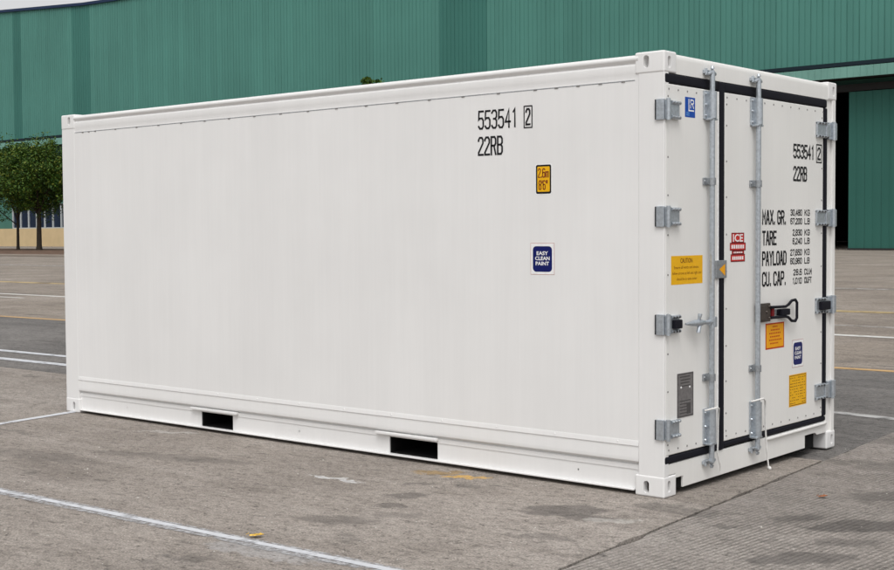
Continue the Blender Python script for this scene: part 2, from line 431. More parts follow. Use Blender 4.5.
M['joint'] = simple('joint_filler', (0.007, 0.006, 0.006), 1.0)
M['kerb'] = simple('kerb_concrete', (0.27, 0.235, 0.20), 0.85)
M['soil'] = simple('reddish_soil', (0.13, 0.082, 0.058), 0.95, 0, 0.4, 1.5, 0.3)

def line_paint(name, c, wear=0.5, sc_=7):
    t = NT(name)
    a = t.ramp(t.noise(sc_, 6, None, 0.7), [(wear - 0.13, 0.0), (wear + 0.10, 1.0)])
    t.base(t.ramp(t.noise(20, 3), [(0.3, tuple(v * 0.85 for v in c)), (0.7, c)])); t.rough(0.7)
    t.l(a, t.b.inputs['Alpha'])
    return t.m
M['line_white'] = line_paint('worn_white_road_paint', (0.60, 0.61, 0.64), 0.37, 5)
M['line_ghost'] = line_paint('smeared_white_road_paint', (0.44, 0.44, 0.45), 0.50, 24)
M['line_white_far'] = line_paint('white_road_paint', (0.66, 0.65, 0.62), 0.34, 2)
M['line_faint'] = line_paint('faded_white_road_paint', (0.47, 0.46, 0.45), 0.46, 3)
M['line_yellow'] = line_paint('worn_orange_road_paint', (0.56, 0.35, 0.15), 0.36, 2)
M['line_pale_yellow'] = line_paint('faded_yellow_road_paint', (0.48, 0.36, 0.17), 0.45, 1.2)

def sheet(name, pts, z, m, parent=None, thick=0.0):
    bm = new()
    if thick:
        fs = prism(bm, pts, z - thick, z, 'z')
    else:
        bm.faces.new([bm.verts.new((x, y, z)) for x, y in pts])
        bmesh.ops.recalc_face_normals(bm, faces=bm.faces)
        for f in bm.faces:
            if f.normal.z < 0: f.normal_flip()
    return obj(name, bm, m, parent, smooth=False)

def jx(y): return 0.3161 - 0.0802 * y          # the joint between the two near slabs
G = sheet('ground', [(-900, -200), (900, -200), (900, 900), (-900, 900)], -0.030, M['far_ground']); G['kind'] = 'structure'
# asphalt lane, near slabs with a recessed joint that wanders and is chipped
sheet('asphalt_lane', [(-220, 1.0), (jx(1.75) - 0.01, 1.75), (jx(7.45) - 0.01, 7.45), (-34, 6.38), (-220, 5.9)], -0.010, M['asphalt'], G, 0.03)
jl = []; y = -14.0
while y < 7.45:
    jl.append((jx(y) + random.uniform(-0.003, 0.003), y)); y += 0.07
def chip(x, y, s):
    d = 0.0
    for cy, wd, am in ((-0.98, 0.02, 0.016), (0.42, 0.03, 0.008), (0.98, 0.02, 0.007), (2.2, 0.03, 0.008)):
        if abs(y - cy) < wd + 0.06: d += am
    return x + s * (0.0105 + d)
edgeA = [(chip(x, y, -1), y) for x, y in jl]; edgeB = [(chip(x, y, 1) if random.random() > 0.1 else x + 0.014, y) for x, y in jl]
cut = [p for p in edgeA if p[1] <= 1.76]
sheet('concrete_slab', [(-220, -14)] + cut + [(jx(1.76) - 0.008, 1.76), (-220, 1.01)], 0.0, M['slab_a'], G, 0.04)
sheet('concrete_slab', [(60, 7.45), (60, -14)][::-1] + [(60, 7.45)][:0] + edgeB[::-1], 0.0, M['slab_b'], G, 0.04)
sheet('expansion_joint', [(-0.28, 7.5), (1.36, -14), (1.56, -14), (-0.1, 7.5)], -0.027, M['joint'], G)

def band(y0, y1, x0, x1, wd, z, m, seg=14, label=None):
    """painted line with slightly uneven edges from (x0,y0) to (x1,y1)"""
    d = Vector((x1 - x0, y1 - y0)); L = d.length; d.normalize(); n = Vector((-d.y, d.x))
    a = []; b = []
    for i in range(seg + 1):
        c = Vector((x0, y0)) + d * (L * i / seg)
        e = 0.06 * wd
        a.append(c + n * (wd / 2 + random.uniform(-e, e))); b.append(c - n * (wd / 2 + random.uniform(-e, e)))
    o = sheet('line_marking', [tuple(v) for v in a + b[::-1]], z, m, G)
    if label: o['label'] = label
    return o
band(-2.415, -2.165, -6.0, 0.25, 0.125, 0.0028, M['line_ghost'], 20)
band(-2.412, -2.168, -6.0, -0.10, 0.048, 0.004, M['line_white'], 20, 'worn white painted line across the near concrete')
band(-0.78, 0.30, -5.815, -6.005, 0.085, 0.004, M['line_white'], 8, 'white painted line meeting the far corner of the container')
band(-3.2, -0.78, -5.39, -5.815, 0.085, 0.004, M['line_white'], 8)
band(2.93, 3.10, -13.5, -5.0, 0.15, -0.006, M['line_white'], 16)
band(2.30, 2.46, -13.0, -4.5, 0.16, -0.006, M['line_white'], 16)
band(4.40, 3.95, -2.6, 0.0, 0.13, 0.004 - 0.010, M['line_faint'], 8)
band(6.60, 7.74, -34, -0.6, 0.16, -0.026, M['line_yellow'], 20)
band(7.73, 7.70, -0.6, 8.0, 0.16, -0.026, M['line_yellow'], 8)
band(12.65, 12.02, -60, 8, 0.24, -0.026, M['line_white_far'], 20)
band(11.30, 11.35, -40, -25.2, 0.17, -0.026, M['line_white_far'], 8)
band(14.15, 13.7, -8.0, 3.0, 0.12, -0.026, M['line_faint'], 8)
band(16.8, 17.75, -60, 8, 0.55, -0.026, M['line_pale_yellow'], 20)
band(27.3, 26.4, -30, 8, 0.30, -0.026, M['line_faint'], 10)
band(31.0, 30.2, -110, -40, 0.40, -0.026, M['line_faint'], 10)

# ------------------------------------------------------------------ the warehouse
def green_sheet(name, c):
    t = NT(name)
    oi = t.n('ObjectInfo')
    v = t.ramp(oi.outputs['Random'], [(0.0, tuple(x * 0.95 for x in c)), (1.0, tuple(x * 1.04 for x in c))])
    st = t.ramp(t.noise(1, 4, t.mapped((1.4, 1.4, 0.06))), [(0.3, 0.95), (0.7, 1.03)])
    bl = t.ramp(t.noise(0.12, 3), [(0.3, 0.93), (0.7, 1.05)])
    t.base(t.mix(1.0, t.mix(1.0, v, st, 'MULTIPLY'), bl, 'MULTIPLY')); t.rough(0.55); t.b.inputs['Specular IOR Level'].default_value = 0.12
    return t.m
M['green'] = green_sheet('green_sheet_steel', (0.083, 0.232, 0.196))
M['green_dark'] = green_sheet('weathered_green_sheet', (0.052, 0.172, 0.145))
M['fascia'] = simple('pale_green_fascia', (0.155, 0.315, 0.27), 0.5, 0, 0.08, 0.6)
M['trim'] = simple('dark_blue_trim', (0.012, 0.03, 0.075), 0.5)
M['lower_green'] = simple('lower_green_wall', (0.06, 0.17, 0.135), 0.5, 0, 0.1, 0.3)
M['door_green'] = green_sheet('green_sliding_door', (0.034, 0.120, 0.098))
M['cream'] = simple('cream_render', (0.56, 0.43, 0.25), 0.85, 0, 0.08, 0.5)
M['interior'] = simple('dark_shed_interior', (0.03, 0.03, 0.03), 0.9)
M['glass'] = simple('dark_blue_glass', (0.012, 0.022, 0.045), 0.12, 0, 0.2, 0.5, 0, 0.3)
M['mullion'] = simple('pale_mullion', (0.42, 0.45, 0.46), 0.5)
M['roof'] = simple('grey_roof_sheet', (0.25, 0.28, 0.28), 0.6)

WY = 88.0
WH = thing('warehouse', 'large green corrugated steel warehouse with a canopy, behind the container', 'warehouse', (-90, WY, 0))
def wp(o):      # parts are written in world coordinates
    o.parent = WH; o.location = Vector(o.location) - WH.location; return o
PROF = [(-300, 40.4), (-154.2, 31.03), (-135.1, 29.79), (-128.7, 29.58), (-100, 29.5), (60, 29.5)]
def ztop(x):
    for (a, za), (b, zb) in zip(PROF, PROF[1:]):
        if a <= x <= b: return za + (zb - za) * (x - a) / (b - a)
    return 29.5
ZB = 13.76
def ribbed(bm, x0, x1, y, z0, ztf, pitch, depth=0.05):
    """trapezoid-ribbed sheet standing on the wall line"""
    xs = []; x = x0; k = 0
    n = max(1, round((x1 - x0) / pitch)); p = (x1 - x0) / n
    for i in range(n):
        a = x0 + i * p
        lap = 1.5 if i % 2 else 0.8; xs += [(a, 0), (a + (0.80 - 0.05 * (i % 2)) * p, 0), (a + 0.83 * p, -depth * lap), (a + 0.96 * p, -depth * lap)]
    xs.append((x1, 0))
    lo = [bm.verts.new((x, y - d, z0)) for x, d in xs]; hi = [bm.verts.new((x, y - d, ztf(x))) for x, d in xs]
    for i in range(len(xs) - 1): bm.faces.new((lo[i], lo[i + 1], hi[i + 1], hi[i]))
SW = 0.96
bm = new(); ribbed(bm, 0, SW, 0, 0, lambda x: 29.5 - ZB, 0.48, 0.050)
sheet_me = bpy.data.meshes.new('cladding_sheet'); finish(bm, 20); bm.to_mesh(sheet_me); bm.free(); sheet_me.materials.append(M['green'])
sheet_dk = sheet_me.copy(); sheet_dk.materials.clear(); sheet_dk.materials.append(M['green_dark'])
x = -158.0
while x < -14:
    dk = (-138.3 < x + SW / 2 < -133.6) or (-77.4 < x + SW / 2 < -71.2) or (-150.9 < x + SW / 2 < -149.5)
    if x + SW < -100:
        bm = new(); ribbed(bm, x, x + SW, WY, ZB, ztop, 0.48, 0.050)
        wp(obj('cladding_sheet', bm, M['green_dark'] if dk else M['green']))
    else:
        inst('cladding_sheet', sheet_dk if dk else sheet_me, WH, (x + 90, 0, ZB))
    x += SW
xe = x
bm = new(); ribbed(bm, xe, 40, WY, ZB, ztop, 0.48, 0.050); ribbed(bm, -230, -158.0, WY, ZB, ztop, 0.48, 0.050)
o = wp(obj('cladding', bm, M['green'])); o['kind'] = 'stuff'
# backing walls, roof, interior
bm = new()
prism(bm, [(x, z - 0.05) for x, z in [(-230, ztop(-230)), (-154.2, 31.03), (-135.1, 29.79), (-128.7, 29.58), (-100, 29.5), (40, 29.5)]] + [(40, ZB - 0.3), (-230, ZB - 0.3)], WY + 0.20, WY + 0.35, 'y')
box(bm, -230, -229.6, WY + 0.36, 150, -0.02, 29); box(bm, 39.6, 40, WY + 0.36, 150, -0.02, 29); box(bm, -230, 40, 150.01, 150.4, -0.02, 29)
wp(obj('shell', bm, M['interior']))
bm = new(); box(bm, -230, 40, WY + 0.4, 150.4, 29.05, 29.3); wp(obj('roof', bm, M['roof']))
# verge trim along the top
bm = new()
tp = [(-230, ztop(-230)), (-154.2, 31.03), (-135.1, 29.79), (-128.7, 29.58), (-100, 29.5), (40, 29.5)]
prism(bm, [(x, z + 0.22) for x, z in tp] + [(x, z - 0.12) for x, z in tp[::-1]], WY - 0.22, WY + 0.5, 'y')
wp(obj('roof_trim', bm, M['trim']))
# gutter line and canopy
bm = new(); box(bm, -230, 40, WY - 0.5, WY - 0.075, 13.72, 14.02); wp(obj('gutter', bm, simple('dark_gutter', (0.010, 0.022, 0.030), 0.6)))
bm = new(); ribbed(bm, -230, 40, WY - 2.4, 12.62, lambda x: 13.42, 0.5, 0.03); wp(obj('canopy_fascia', bm, M['fascia']))
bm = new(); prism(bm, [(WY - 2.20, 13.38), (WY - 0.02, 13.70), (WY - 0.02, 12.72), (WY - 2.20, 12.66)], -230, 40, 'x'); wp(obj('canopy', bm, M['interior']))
# lower wall: opening x -46..-36.6 with a sliding door to its right
OX0, OX1 = -47.0, -36.4
bm = new()
box(bm, -230, -152.2, WY, WY + 0.3, 2.3, 12.7); box(bm, -152.2, -100, WY, WY + 0.3, 5.45, 12.7); box(bm, -100, OX0, WY, WY + 0.3, 2.3, 12.7)
box(bm, OX0, OX1, WY, WY + 0.3, 11.9, 12.7); box(bm, OX1, 40, WY, WY + 0.3, 0, 12.7)
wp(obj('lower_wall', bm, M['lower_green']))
bm = new(); box(bm, -230, OX0, WY - 0.15, WY + 0.35, -0.03, 2.3); wp(obj('plinth', bm, M['cream']))
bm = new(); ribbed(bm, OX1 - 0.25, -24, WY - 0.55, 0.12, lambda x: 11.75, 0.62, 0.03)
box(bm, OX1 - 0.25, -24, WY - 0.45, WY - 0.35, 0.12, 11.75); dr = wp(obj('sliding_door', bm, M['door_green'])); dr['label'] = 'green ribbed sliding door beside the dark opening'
bm = new(); box(bm, OX1 - 0.3, -24, WY - 0.62, WY - 0.3, 0.0, 0.12); b2 = obj('door_shoe', bm, M['interior']); b2.parent = dr
bm = new(); box(bm, OX0 - 1, -20, WY - 0.7, WY - 0.02, 11.8, 12.3); wp(obj('door_track', bm, M['interior']))
# window band on the left
WW = 1.87
bm = new(); box(bm, 0.1, WW - 0.1, 0.1, 0.14, 2.42, 5.36); pane_me = bpy.data.meshes.new('pane'); bm.to_mesh(pane_me); bm.free(); pane_me.materials.append(M['glass'])
bm = new()
box(bm, 0.0, 0.22, -0.04, 0.2, 2.3, 5.45); box(bm, 0.22, WW, -0.01, 0.2, 2.3, 2.42); box(bm, 0.22, WW, -0.01, 0.2, 5.36, 5.45)
win_me = bpy.data.meshes.new('window'); bm.to_mesh(win_me); bm.free(); win_me.materials.append(M['mullion'])
for i in range(28):
    wd = inst('window', win_me, WH, (-152.2 + i * WW + 90, 0, 0)); inst('pane', pane_me, wd)

# ------------------------------------------------------------------ planting bed and trees
bm = new(); box(bm, -150, -60, 45.0, 45.4, -0.03, 0.12, 0.03); o = obj('kerb', bm, M['kerb']); o['kind'] = 'structure'
bm = new(); box(bm, -150, -60, 45.41, 66, -0.03, 0.11); o = obj('planting_bed', bm, M['soil']); o['kind'] = 'structure'

def leaf_mat(name, stops):
    t = NT(name); g = t.n('NewGeometry')
    t.base(t.ramp(g.outputs['Random Per Island'], stops)); t.rough(0.6)
    t.b.inputs['Specular IOR Level'].default_value = 0.25
    return t.m
M['leaf'] = leaf_mat('dark_green_leaf', [(0.0, (0.015, 0.045, 0.006)), (0.5, (0.038, 0.088, 0.008)), (0.82, (0.075, 0.13, 0.012)), (1.0, (0.14, 0.15, 0.02))])
M['bark'] = simple('dark_bark', (0.045, 0.036, 0.028), 0.9, 0, 0.3, 12, 0.4)

def tree(loc, H, base, rad, label, seed, trunk_r=0.2, nclump=60, nleaf=110, ls=0.3, lean=0.0, group=None):
    rnd = random.Random(seed)
    T = thing('tree', label, 'tree', loc, 0, group)
    bm = new()
    tp_ = Vector((lean, 0, H * 0.62))
    tube(bm, [(0, 0, -0.05), (0.02, 0, 0.4), (lean * 0.3 + 0.05, 0, base * 0.8), tuple(tp_)], [trunk_r * 1.3, trunk_r, trunk_r * 0.85, trunk_r * 0.35], 9)
    clumps = []
    for i in range(nclump):
        while True:
            p = Vector((rnd.uniform(-1, 1), rnd.uniform(-1, 1), rnd.uniform(-1, 1)))
            if 0.25 < p.length < 1.06: break
        hz = (p.z + 1) / 2
        wdt = 1.0 if hz < 0.55 else 1.0 - 0.45 * (hz - 0.55) / 0.45
        c = Vector((p.x * rad * wdt + lean, p.y * rad * wdt, base + (H - base) * (0.06 + 0.86 * hz) + (0.5 * rnd.random() if hz < .3 else 0)))
        clumps.append((c, rnd.choice((0.12, 0.15, 0.20, 0.26)) * rnd.uniform(0.9, 1.2) * rad * 1.15))
    for c, r in clumps[:12]:
        st = Vector((lean * 0.4, 0, rnd.uniform(base * 0.75, H * 0.55)))
        mid = (st + c) / 2 + Vector((0, 0, -0.3))
        tube(bm, [st, mid, c], [trunk_r * 0.4, trunk_r * 0.28, trunk_r * 0.12], 6)
    obj('trunk', bm, M['bark'], T)
    vs, fs = [], []
    for c, r in clumps:
        for k in range(nleaf):
            d = Vector((rnd.gauss(0, 1), rnd.gauss(0, 1), rnd.gauss(0, 0.8))).normalized() * r * rnd.uniform(0.25, 1.15) ** 0.6
            p = c + d
            u = Vector((rnd.gauss(0, 1), rnd.gauss(0, 1), rnd.gauss(0, 0.6))).normalized(); v = u.orthogonal().normalized()
            s = ls * rnd.uniform(0.5, 1.25)
            b = len(vs)
            vs += [tuple(p - u * s * 0.5), tuple(p + v * s * 0.25), tuple(p + u * s * 0.5), tuple(p - v * s * 0.25)]
            fs.append((b, b + 1, b + 2, b + 3))
    me = bpy.data.meshes.new('crown'); me.from_pydata(vs, [], fs); me.materials.append(M['leaf'])
    o = bpy.data.objects.new('crown', me); COL.objects.link(o); o.parent = T
    return T
tree((-101.6, 60, 0.13), 10.8, 3.0, 3.9, 'dense green tree beside the left end of the container, thicker trunk', 3, 0.24, 140, 250, 0.23, group='trees in front of the warehouse')
tree((-106.1, 60.6, 0.13), 10.2, 2.9, 3.9, 'dense green tree with a thin trunk at the left edge of the photo', 5, 0.14, 140, 250, 0.23, group='trees in front of the warehouse')
tree((-97.4, 62, 0.13), 9.9, 3.4, 2.7, 'green tree mostly hidden behind the far end of the container', 8, 0.18, 80, 130, group='trees in front of the warehouse')
tree((-40.35, 40, -0.03), 9.4, 3.8, 1.9, 'small treetop with yellowish leaves peeping over the container roof', 11, 0.16, 46, 100, 0.26)

# ------------------------------------------------------------------ the container
L, W, H = 6.058, 2.344, 2.591
CT = thing('shipping_container', 'white refrigerated shipping container with closed rear doors on the concrete yard', 'shipping container')
X0 = -L
# corner castings: bevelled blocks with oval slots, cut by booleans
def casting(cx, cy, cz, hx, hy, hz):
    """one block; h* = outward signs"""
    LX, LY, LZ = 0.200, 0.140, 0.126
    bm = new(); box(bm, -LX, 0, 0, LY, 0, LZ, 0.012, 3)
    me = bpy.data.meshes.new('a'); bm.to_mesh(me); bm.free(); a = bpy.data.objects.new('a', me); COL.objects.link(a)
    bm = new()
    def slot(plane, c, wd, ht, d0, d1):
        pts = []
        for k in range(24):
            t = 2 * math.pi * k / 24; r = wd / 2
            px, pz = r * math.cos(t), r * math.sin(t)
            pz += (ht / 2 - r) * (1 if math.sin(t) >= 0 else -1)
            pts.append((c[0] + px, c[1] + pz))
        prism(bm, pts, d0, d1, plane)
    slot('y', (-0.121, 0.057), 0.038, 0.072, -0.02, 0.045)
    slot('x', (0.056, 0.064), 0.034, 0.070, -0.045, 0.02)
    me2 = bpy.data.meshes.new('b'); bm.to_mesh(me2); bm.free(); b = bpy.data.objects.new('b', me2); COL.objects.link(b)
    md = a.modifiers.new('cut', 'BOOLEAN'); md.operation = 'DIFFERENCE'; md.object = b; md.solver = 'EXACT'
    dg = bpy.context.evaluated_depsgraph_get(); dg.update()
    r = bpy.data.meshes.new_from_object(a.evaluated_get(dg))
    bpy.data.objects.remove(a); bpy.data.objects.remove(b)
    bm = new(); bm.from_mesh(r); bpy.data.meshes.remove(r)
    for v in bm.verts:
        v.co.x = cx + v.co.x * hx; v.co.y = cy + v.co.y * hy; v.co.z = cz + v.co.z * hz
    if hx * hy * hz < 0: bmesh.ops.reverse_faces(bm, faces=bm.faces)
    return obj('corner_casting', bm, M['paint'], CT)
for cx, hx in ((0, 1), (X0, -1)):
    for cy, hy in ((0, 1), (W, -1)):
        for cz, hz in ((0, 1), (H, -1)):
            casting(cx, cy, cz, hx, hy, hz)
# the slots' inner chambers show dark: small liners behind the holes
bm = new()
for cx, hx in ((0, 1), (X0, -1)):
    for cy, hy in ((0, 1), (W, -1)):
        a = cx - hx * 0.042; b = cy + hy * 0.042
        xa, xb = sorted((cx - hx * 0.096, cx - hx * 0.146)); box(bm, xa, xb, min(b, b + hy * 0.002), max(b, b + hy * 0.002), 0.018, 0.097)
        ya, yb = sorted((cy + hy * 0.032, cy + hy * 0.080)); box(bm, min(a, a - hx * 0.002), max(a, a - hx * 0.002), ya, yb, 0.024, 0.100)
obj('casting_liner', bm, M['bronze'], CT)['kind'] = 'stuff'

# side walls with their corner posts
def side(sy, y0):
    f = lambda d: y0 + sy * d
    def bb(bm, x0, x1, d0, d1, z0, z1, bev=0): box(bm, x0, x1, min(f(d0), f(d1)), max(f(d0), f(d1)), z0, z1, bev)
    bm = new(); bb(bm, X0 + 0.19, -0.175, 0.0055, 0.07, 0.31, 2.44); wall = obj('side_wall', bm, M['paint'], CT)
    bm = new(); bb(bm, -0.1755, -0.0025, 0.004, 0.0055+0.05, 0.12, 2.47, 0.004)
    if sy > 0: obj('corner_post', bm, M['paint'], CT)
    else: bm.free()
    bm = new(); bb(bm, X0 + 0.004, X0 + 0.1905, 0.004, 0.15, 0.12, 2.47, 0.004); obj('corner_post', bm, M['paint'], CT)
    top = [(0.09, 2.574), (0.035, 2.580), (0.010, 2.577), (-0.001, 2.568), (-0.004, 2.556), (-0.001, 2.544), (0.010, 2.536), (0.013, 2.529),
           (0.006, 2.522), (0.0035, 2.514), (0.0035, 2.478), (0.007, 2.470), (0.0075, 2.434), (0.09, 2.434)]
    bm = new(); prism(bm, [(f(d), z) for d, z in top], X0 + 0.1905, -0.1756, 'x'); obj('top_side_rail', bm, M['paint'], CT)
    bot = [(0.08, 0.322), (0.0045, 0.322), (0.003, 0.316), (0.0005, 0.291), (0.0055, 0.288), (0.0045, 0.262), (0.0025, 0.225), (0.0025, 0.210),
           (0.004, 0.200), (0.030, 0.184), (0.032, 0.176), (0.08, 0.176)]
    bm = new(); prism(bm, [(f(d), z) for d, z in bot], X0 + 0.1905, -0.1756, 'x')
    rail = obj('bottom_side_rail', bm, M['paint'], CT)
    bm = new()
    segs = [(X0 + 0.1905, -4.225), (-3.845, -2.195), (-1.757, -0.1756)]
    for a, b in segs: bb(bm, a, b, 0.026, 0.034, 0.036, 0.148); bb(bm, a, b, 0.0215, 0.034, 0.1482, 0.1765)
    bb(bm, X0 + 0.203, -0.206, -0.002, 0.09, 0.024, 0.0355, 0.003)
    bb(bm, -4.225, -3.845, 0.024, 0.034, 0.150, 0.1765); bb(bm, -2.195, -1.757, 0.024, 0.034, 0.150, 0.1765)
    obj('rail_web', bm, M['paint'], rail)
    for a, b in ((-4.325, -3.775), (-2.305, -1.745)):
        bm = new(); bb(bm, a, b, -0.006, 0.03, 0.163, 0.182, 0.003); obj('pocket_strap', bm, M['paint'], rail)
    bm = new()
    for k in range(13):
        xx = -0.32 - k * (L - 0.55) / 12.0
        dome(bm, (xx, f(0.0035), 0.306), (0, -sy, 0), 0.008, 0.004)
    for xx in (-5.2, -3.1, -0.62): dome(bm, (xx, f(0.032), 0.10), (0, -sy, 0), 0.009, 0.006); 
    o = obj('rivet', bm, M['paint'], rail); o['kind'] = 'stuff'
    bm = new(); xx = -0.28
    for k in range(40):
        bb(bm, xx - 0.013, xx + 0.013, 0.0015, 0.0060, 2.4255, 2.4335, 0.0015); xx -= 0.16 if k < 4 else (0.29 if xx > -5.3 else 0.09)
        if xx < X0 + 0.26: break
    o = obj('seam_clip', bm, M['screw'], wall); o['kind'] = 'stuff'
    bm = new(); bb(bm, X0 + 0.2, -0.2, 0.0043, 0.0060, 2.4295, 2.4345); obj('seam_shadow_strip', bm, M['zinc_dark'], wall)
    return wall
wall_n = side(1, 0.0); side(-1, W)
# forklift pockets: sleeves through the base, their inner shade put into the near-black colour
for a, b in ((-4.215, -3.855), (-2.185, -1.767)):
    bm = new()
    for (xa, xb, za, zb) in ((a - 0.01, a, 0.035, 0.15), (b, b + 0.01, 0.035, 0.15), (a - 0.01, b + 0.01, 0.15, 0.158), (a - 0.01, b + 0.01, 0.0358, 0.040)):
        box(bm, xa, xb, 0.0345, W - 0.0345, za, zb)
    box(bm, a, b, W / 2 - 0.02, W / 2 + 0.02, 0.041, 0.149)
    obj('fork_pocket', bm, M['dark'], CT)
bm = new(); box(bm, X0 + 0.1, -0.12, 0.08, W - 0.08, 0.165, 0.30); obj('floor', bm, M['dark'], CT)
bm = new(); box(bm, X0 + 0.1, -0.08, 0.05, W - 0.05, 2.50, 2.565); obj('roof', bm, M['paint'], CT)
bm = new(); box(bm, X0 + 0.012, X0 + 0.08, 0.152, W - 0.152, 0.05, 2.56); obj('end_wall', bm, M['paint'], CT)
bm = new(); box(bm, -0.20, -0.15, 0.05, W - 0.05, 0.012, 0.164); box(bm, -0.060, -0.026, 0.142, W - 0.30, 0.034, 0.190); box(bm, -0.26, -0.22, W - 0.32, W - 0.06, 0.012, 0.164); box(bm, X0 + 0.15, X0 + 0.20, 0.05, W - 0.05, 0.012, 0.164); obj('shade_plate', bm, M['dark'], CT)['kind'] = 'stuff'  # near-black plates added behind the sill; they stand in for shade
# inner bulkhead behind the doors
bm = new(); box(bm, -0.16, -0.10, 0.06, W - 0.06, 0.2, 2.5); obj('door_frame', bm, M['gasket'], CT)

# rear frame: header, sill, right-hand post
bm = new(); prism(bm, [(-0.004, 2.464), (-0.0035, 2.545), (-0.006, 2.565), (-0.014, 2.578), (-0.03, 2.582), (-0.11, 2.582), (-0.11, 2.464)], 0.138, W - 0.138, 'y'); obj('door_header', bm, M['door_paint'], CT)
bm = new()
prism(bm, [(0.0565, 0.193), (0.0565, 0.128), (0.138, 0.128), (0.138, 0.102), (0.228, 0.102), (0.228, 0.036), (1.868, 0.052), (1.868, 0.138), (2.03, 0.138), (2.06, 0.120), (W - 0.138, 0.120), (W - 0.138, 0.205)], -0.022, -0.006, 'x')
bmesh.ops.bevel(bm, geom=[e for e in bm.edges if all(v.co.x > -0.01 for v in e.verts)], offset=0.004, segments=2, affect='EDGES', profile=0.5)
obj('door_sill', bm, M['door_paint'], CT)
bm = new(); tube(bm, [(-0.010, 1.28, 0.186), (0.002, 1.33, 0.188), (0.002, 2.13, 0.192), (-0.010, 2.2, 0.190)], 0.012, 10); obj('sill_lip', bm, M['door_paint'], CT)
bm = new(); box(bm, -0.16, -0.004, W - 0.062, W - 0.006, 0.12, 2.47, 0.006); box(bm, -0.14, -0.018, 2.188, W - 0.0625, 0.12, 2.47, 0.004); obj('corner_post', bm, M['door_paint'], CT)

# doors
SD = Surf('door', 0.0)
def gasket_tube(bm, pts, r=0.024): tube(bm, pts, r, 10)
def make_door(y0, y1, gaps):
    bm = new(); box(bm, -0.09, 0.0, y0, y1, 0.246, 2.402, 0.007, 2)
    d = obj('door', bm, M['door_paint'], CT)
    return d
DL = make_door(0.016, 0.624, 0); DR = make_door(0.7075, 2.1245, 0)
def gasket(door, x1, y0, y1, z0, z1, b=0.012):
    bm = new(); box(bm, -0.06, x1, y0, y1, z0, z1, b); obj('gasket', bm, M['gasket'], door)
gasket(DL, 0.0012, 0.0085, 0.634, 2.4045, 2.4625); gasket(DL, 0.0012, 0.0085, 0.634, 0.1955, 0.2435)
gasket(DR, 0.007, 0.6365, 0.7065, 0.197, 2.4635, 0.014); gasket(DR, 0.0012, 0.7070, 2.186, 2.4045, 2.4625); gasket(DR, 0.0012, 0.7070, 2.186, 0.2070, 0.2435); gasket(DR, 0.005, 2.1265, 2.1855, 0.2440, 2.4040)
bm = new(); box(bm, -0.05, 0.004, 0.6245, 0.6355, 0.25, 2.40, 0.003); obj('edge_strip', bm, M['white_print'], DL)
def screws(door, pts):
    bm = new()
    for y, z in pts: dome(bm, (0.0, y, z), (1, 0, 0), 0.0068, 0.003, 8)
    o = obj('screw', bm, M['screw'], door); o['kind'] = 'stuff'
zz = [2.33, 2.20, 1.98, 1.76, 1.53, 1.30, 1.07, 0.84, 0.62, 0.42, 0.31]
screws(DL, [(0.040, z) for z in zz] + [(0.05 + 0.105 * k, 2.372) for k in range(6)] + [(0.05 + 0.105 * k, 0.278) for k in range(6)])
screws(DR, [(0.735, z) for z in zz] + [(2.100, z) for z in zz] + [(0.74 + 0.125 * k, 2.372) for k in range(12)] + [(0.74 + 0.125 * k, 0.278) for k in range(12)])

# hinges
def hinge_left(z, bump):
    bm = new()
    box(bm, -0.050, 0.001, -0.010, 0.006, z - 0.060, z + 0.060, 0.003)          # wrap on the side
    box(bm, 0.0, 0.022, 0.004, 0.045, z - 0.058, z + 0.058, 0.006)
    box(bm, 0.0, 0.014, 0.045, 0.150, z - 0.050, z + 0.050, 0.004)
    for dz in (0.042, -0.042): tube(bm, [(0.016, 0.05, z + dz), (0.016, 0.150, z + dz)], 0.011, 8)
    tube(bm, [(0.020, 0.012, z - 0.062), (0.020, 0.012, z + 0.062)], 0.013, 10)
    h = obj('hinge', bm, M['zinc'], CT)
    bm = new()
    for dz in (0.042, -0.042):
        for y in (0.066, 0.098, 0.130): dome(bm, (0.024, y, z + dz), (1, 0, 0), 0.008, 0.008, 6)
    o = obj('bolt', bm, M['bolt'] if bump else M['zinc_dark'], h); o['kind'] = 'stuff'
    bm = new(); box(bm, -0.058, -0.0495, -0.010, 0.006, z - 0.058, z + 0.058, 0.002); obj('dark_strip', bm, M['gasket'], h)  # dark strip along the left edge of the side wrap
    if bump:
        bm = new(); box(bm, 0.014, 0.042, 0.062, 0.140, z - 0.026, z + 0.026, 0.006); obj('rubber_bumper', bm, M['gasket'], h)
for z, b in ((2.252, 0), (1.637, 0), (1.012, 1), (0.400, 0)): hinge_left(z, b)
def hinge_right(z, bump):
    bm = new()
    box(bm, 0.0, 0.014, 2.000, 2.135, z - 0.055, z + 0.055, 0.004)
    for dz in (0.045, -0.045): tube(bm, [(0.014, 2.0, z + dz), (0.014, 2.14, z + dz)], 0.010, 8)
    box(bm, -0.02, 0.020, 2.136, 2.200, z - 0.045, z + 0.045, 0.005)
    box(bm, -0.02, 0.010, 2.200, W - 0.010, z - 0.060, z + 0.060, 0.005)
    tube(bm, [(0.018, 2.255, z - 0.064), (0.018, 2.255, z + 0.064)], 0.016, 10)
    h = obj('hinge', bm, M['zinc'], CT)
    bm = new()
    for dz in (0.045, -0.045):
        for y in (2.02, 2.065, 2.11): dome(bm, (0.022, y, z + dz), (1, 0, 0), 0.008, 0.007, 6)
    o = obj('bolt', bm, M['bolt'], h); o['kind'] = 'stuff'
    if bump:
        bm = new(); box(bm, 0.013, 0.044, 2.035, 2.17, z - 0.030, z + 0.030, 0.007); obj('rubber_bumper', bm, M['gasket'], h)
for z, b in ((2.246, 0), (1.637, 0), (1.027, 1), (0.425, 0)): hinge_right(z, b)

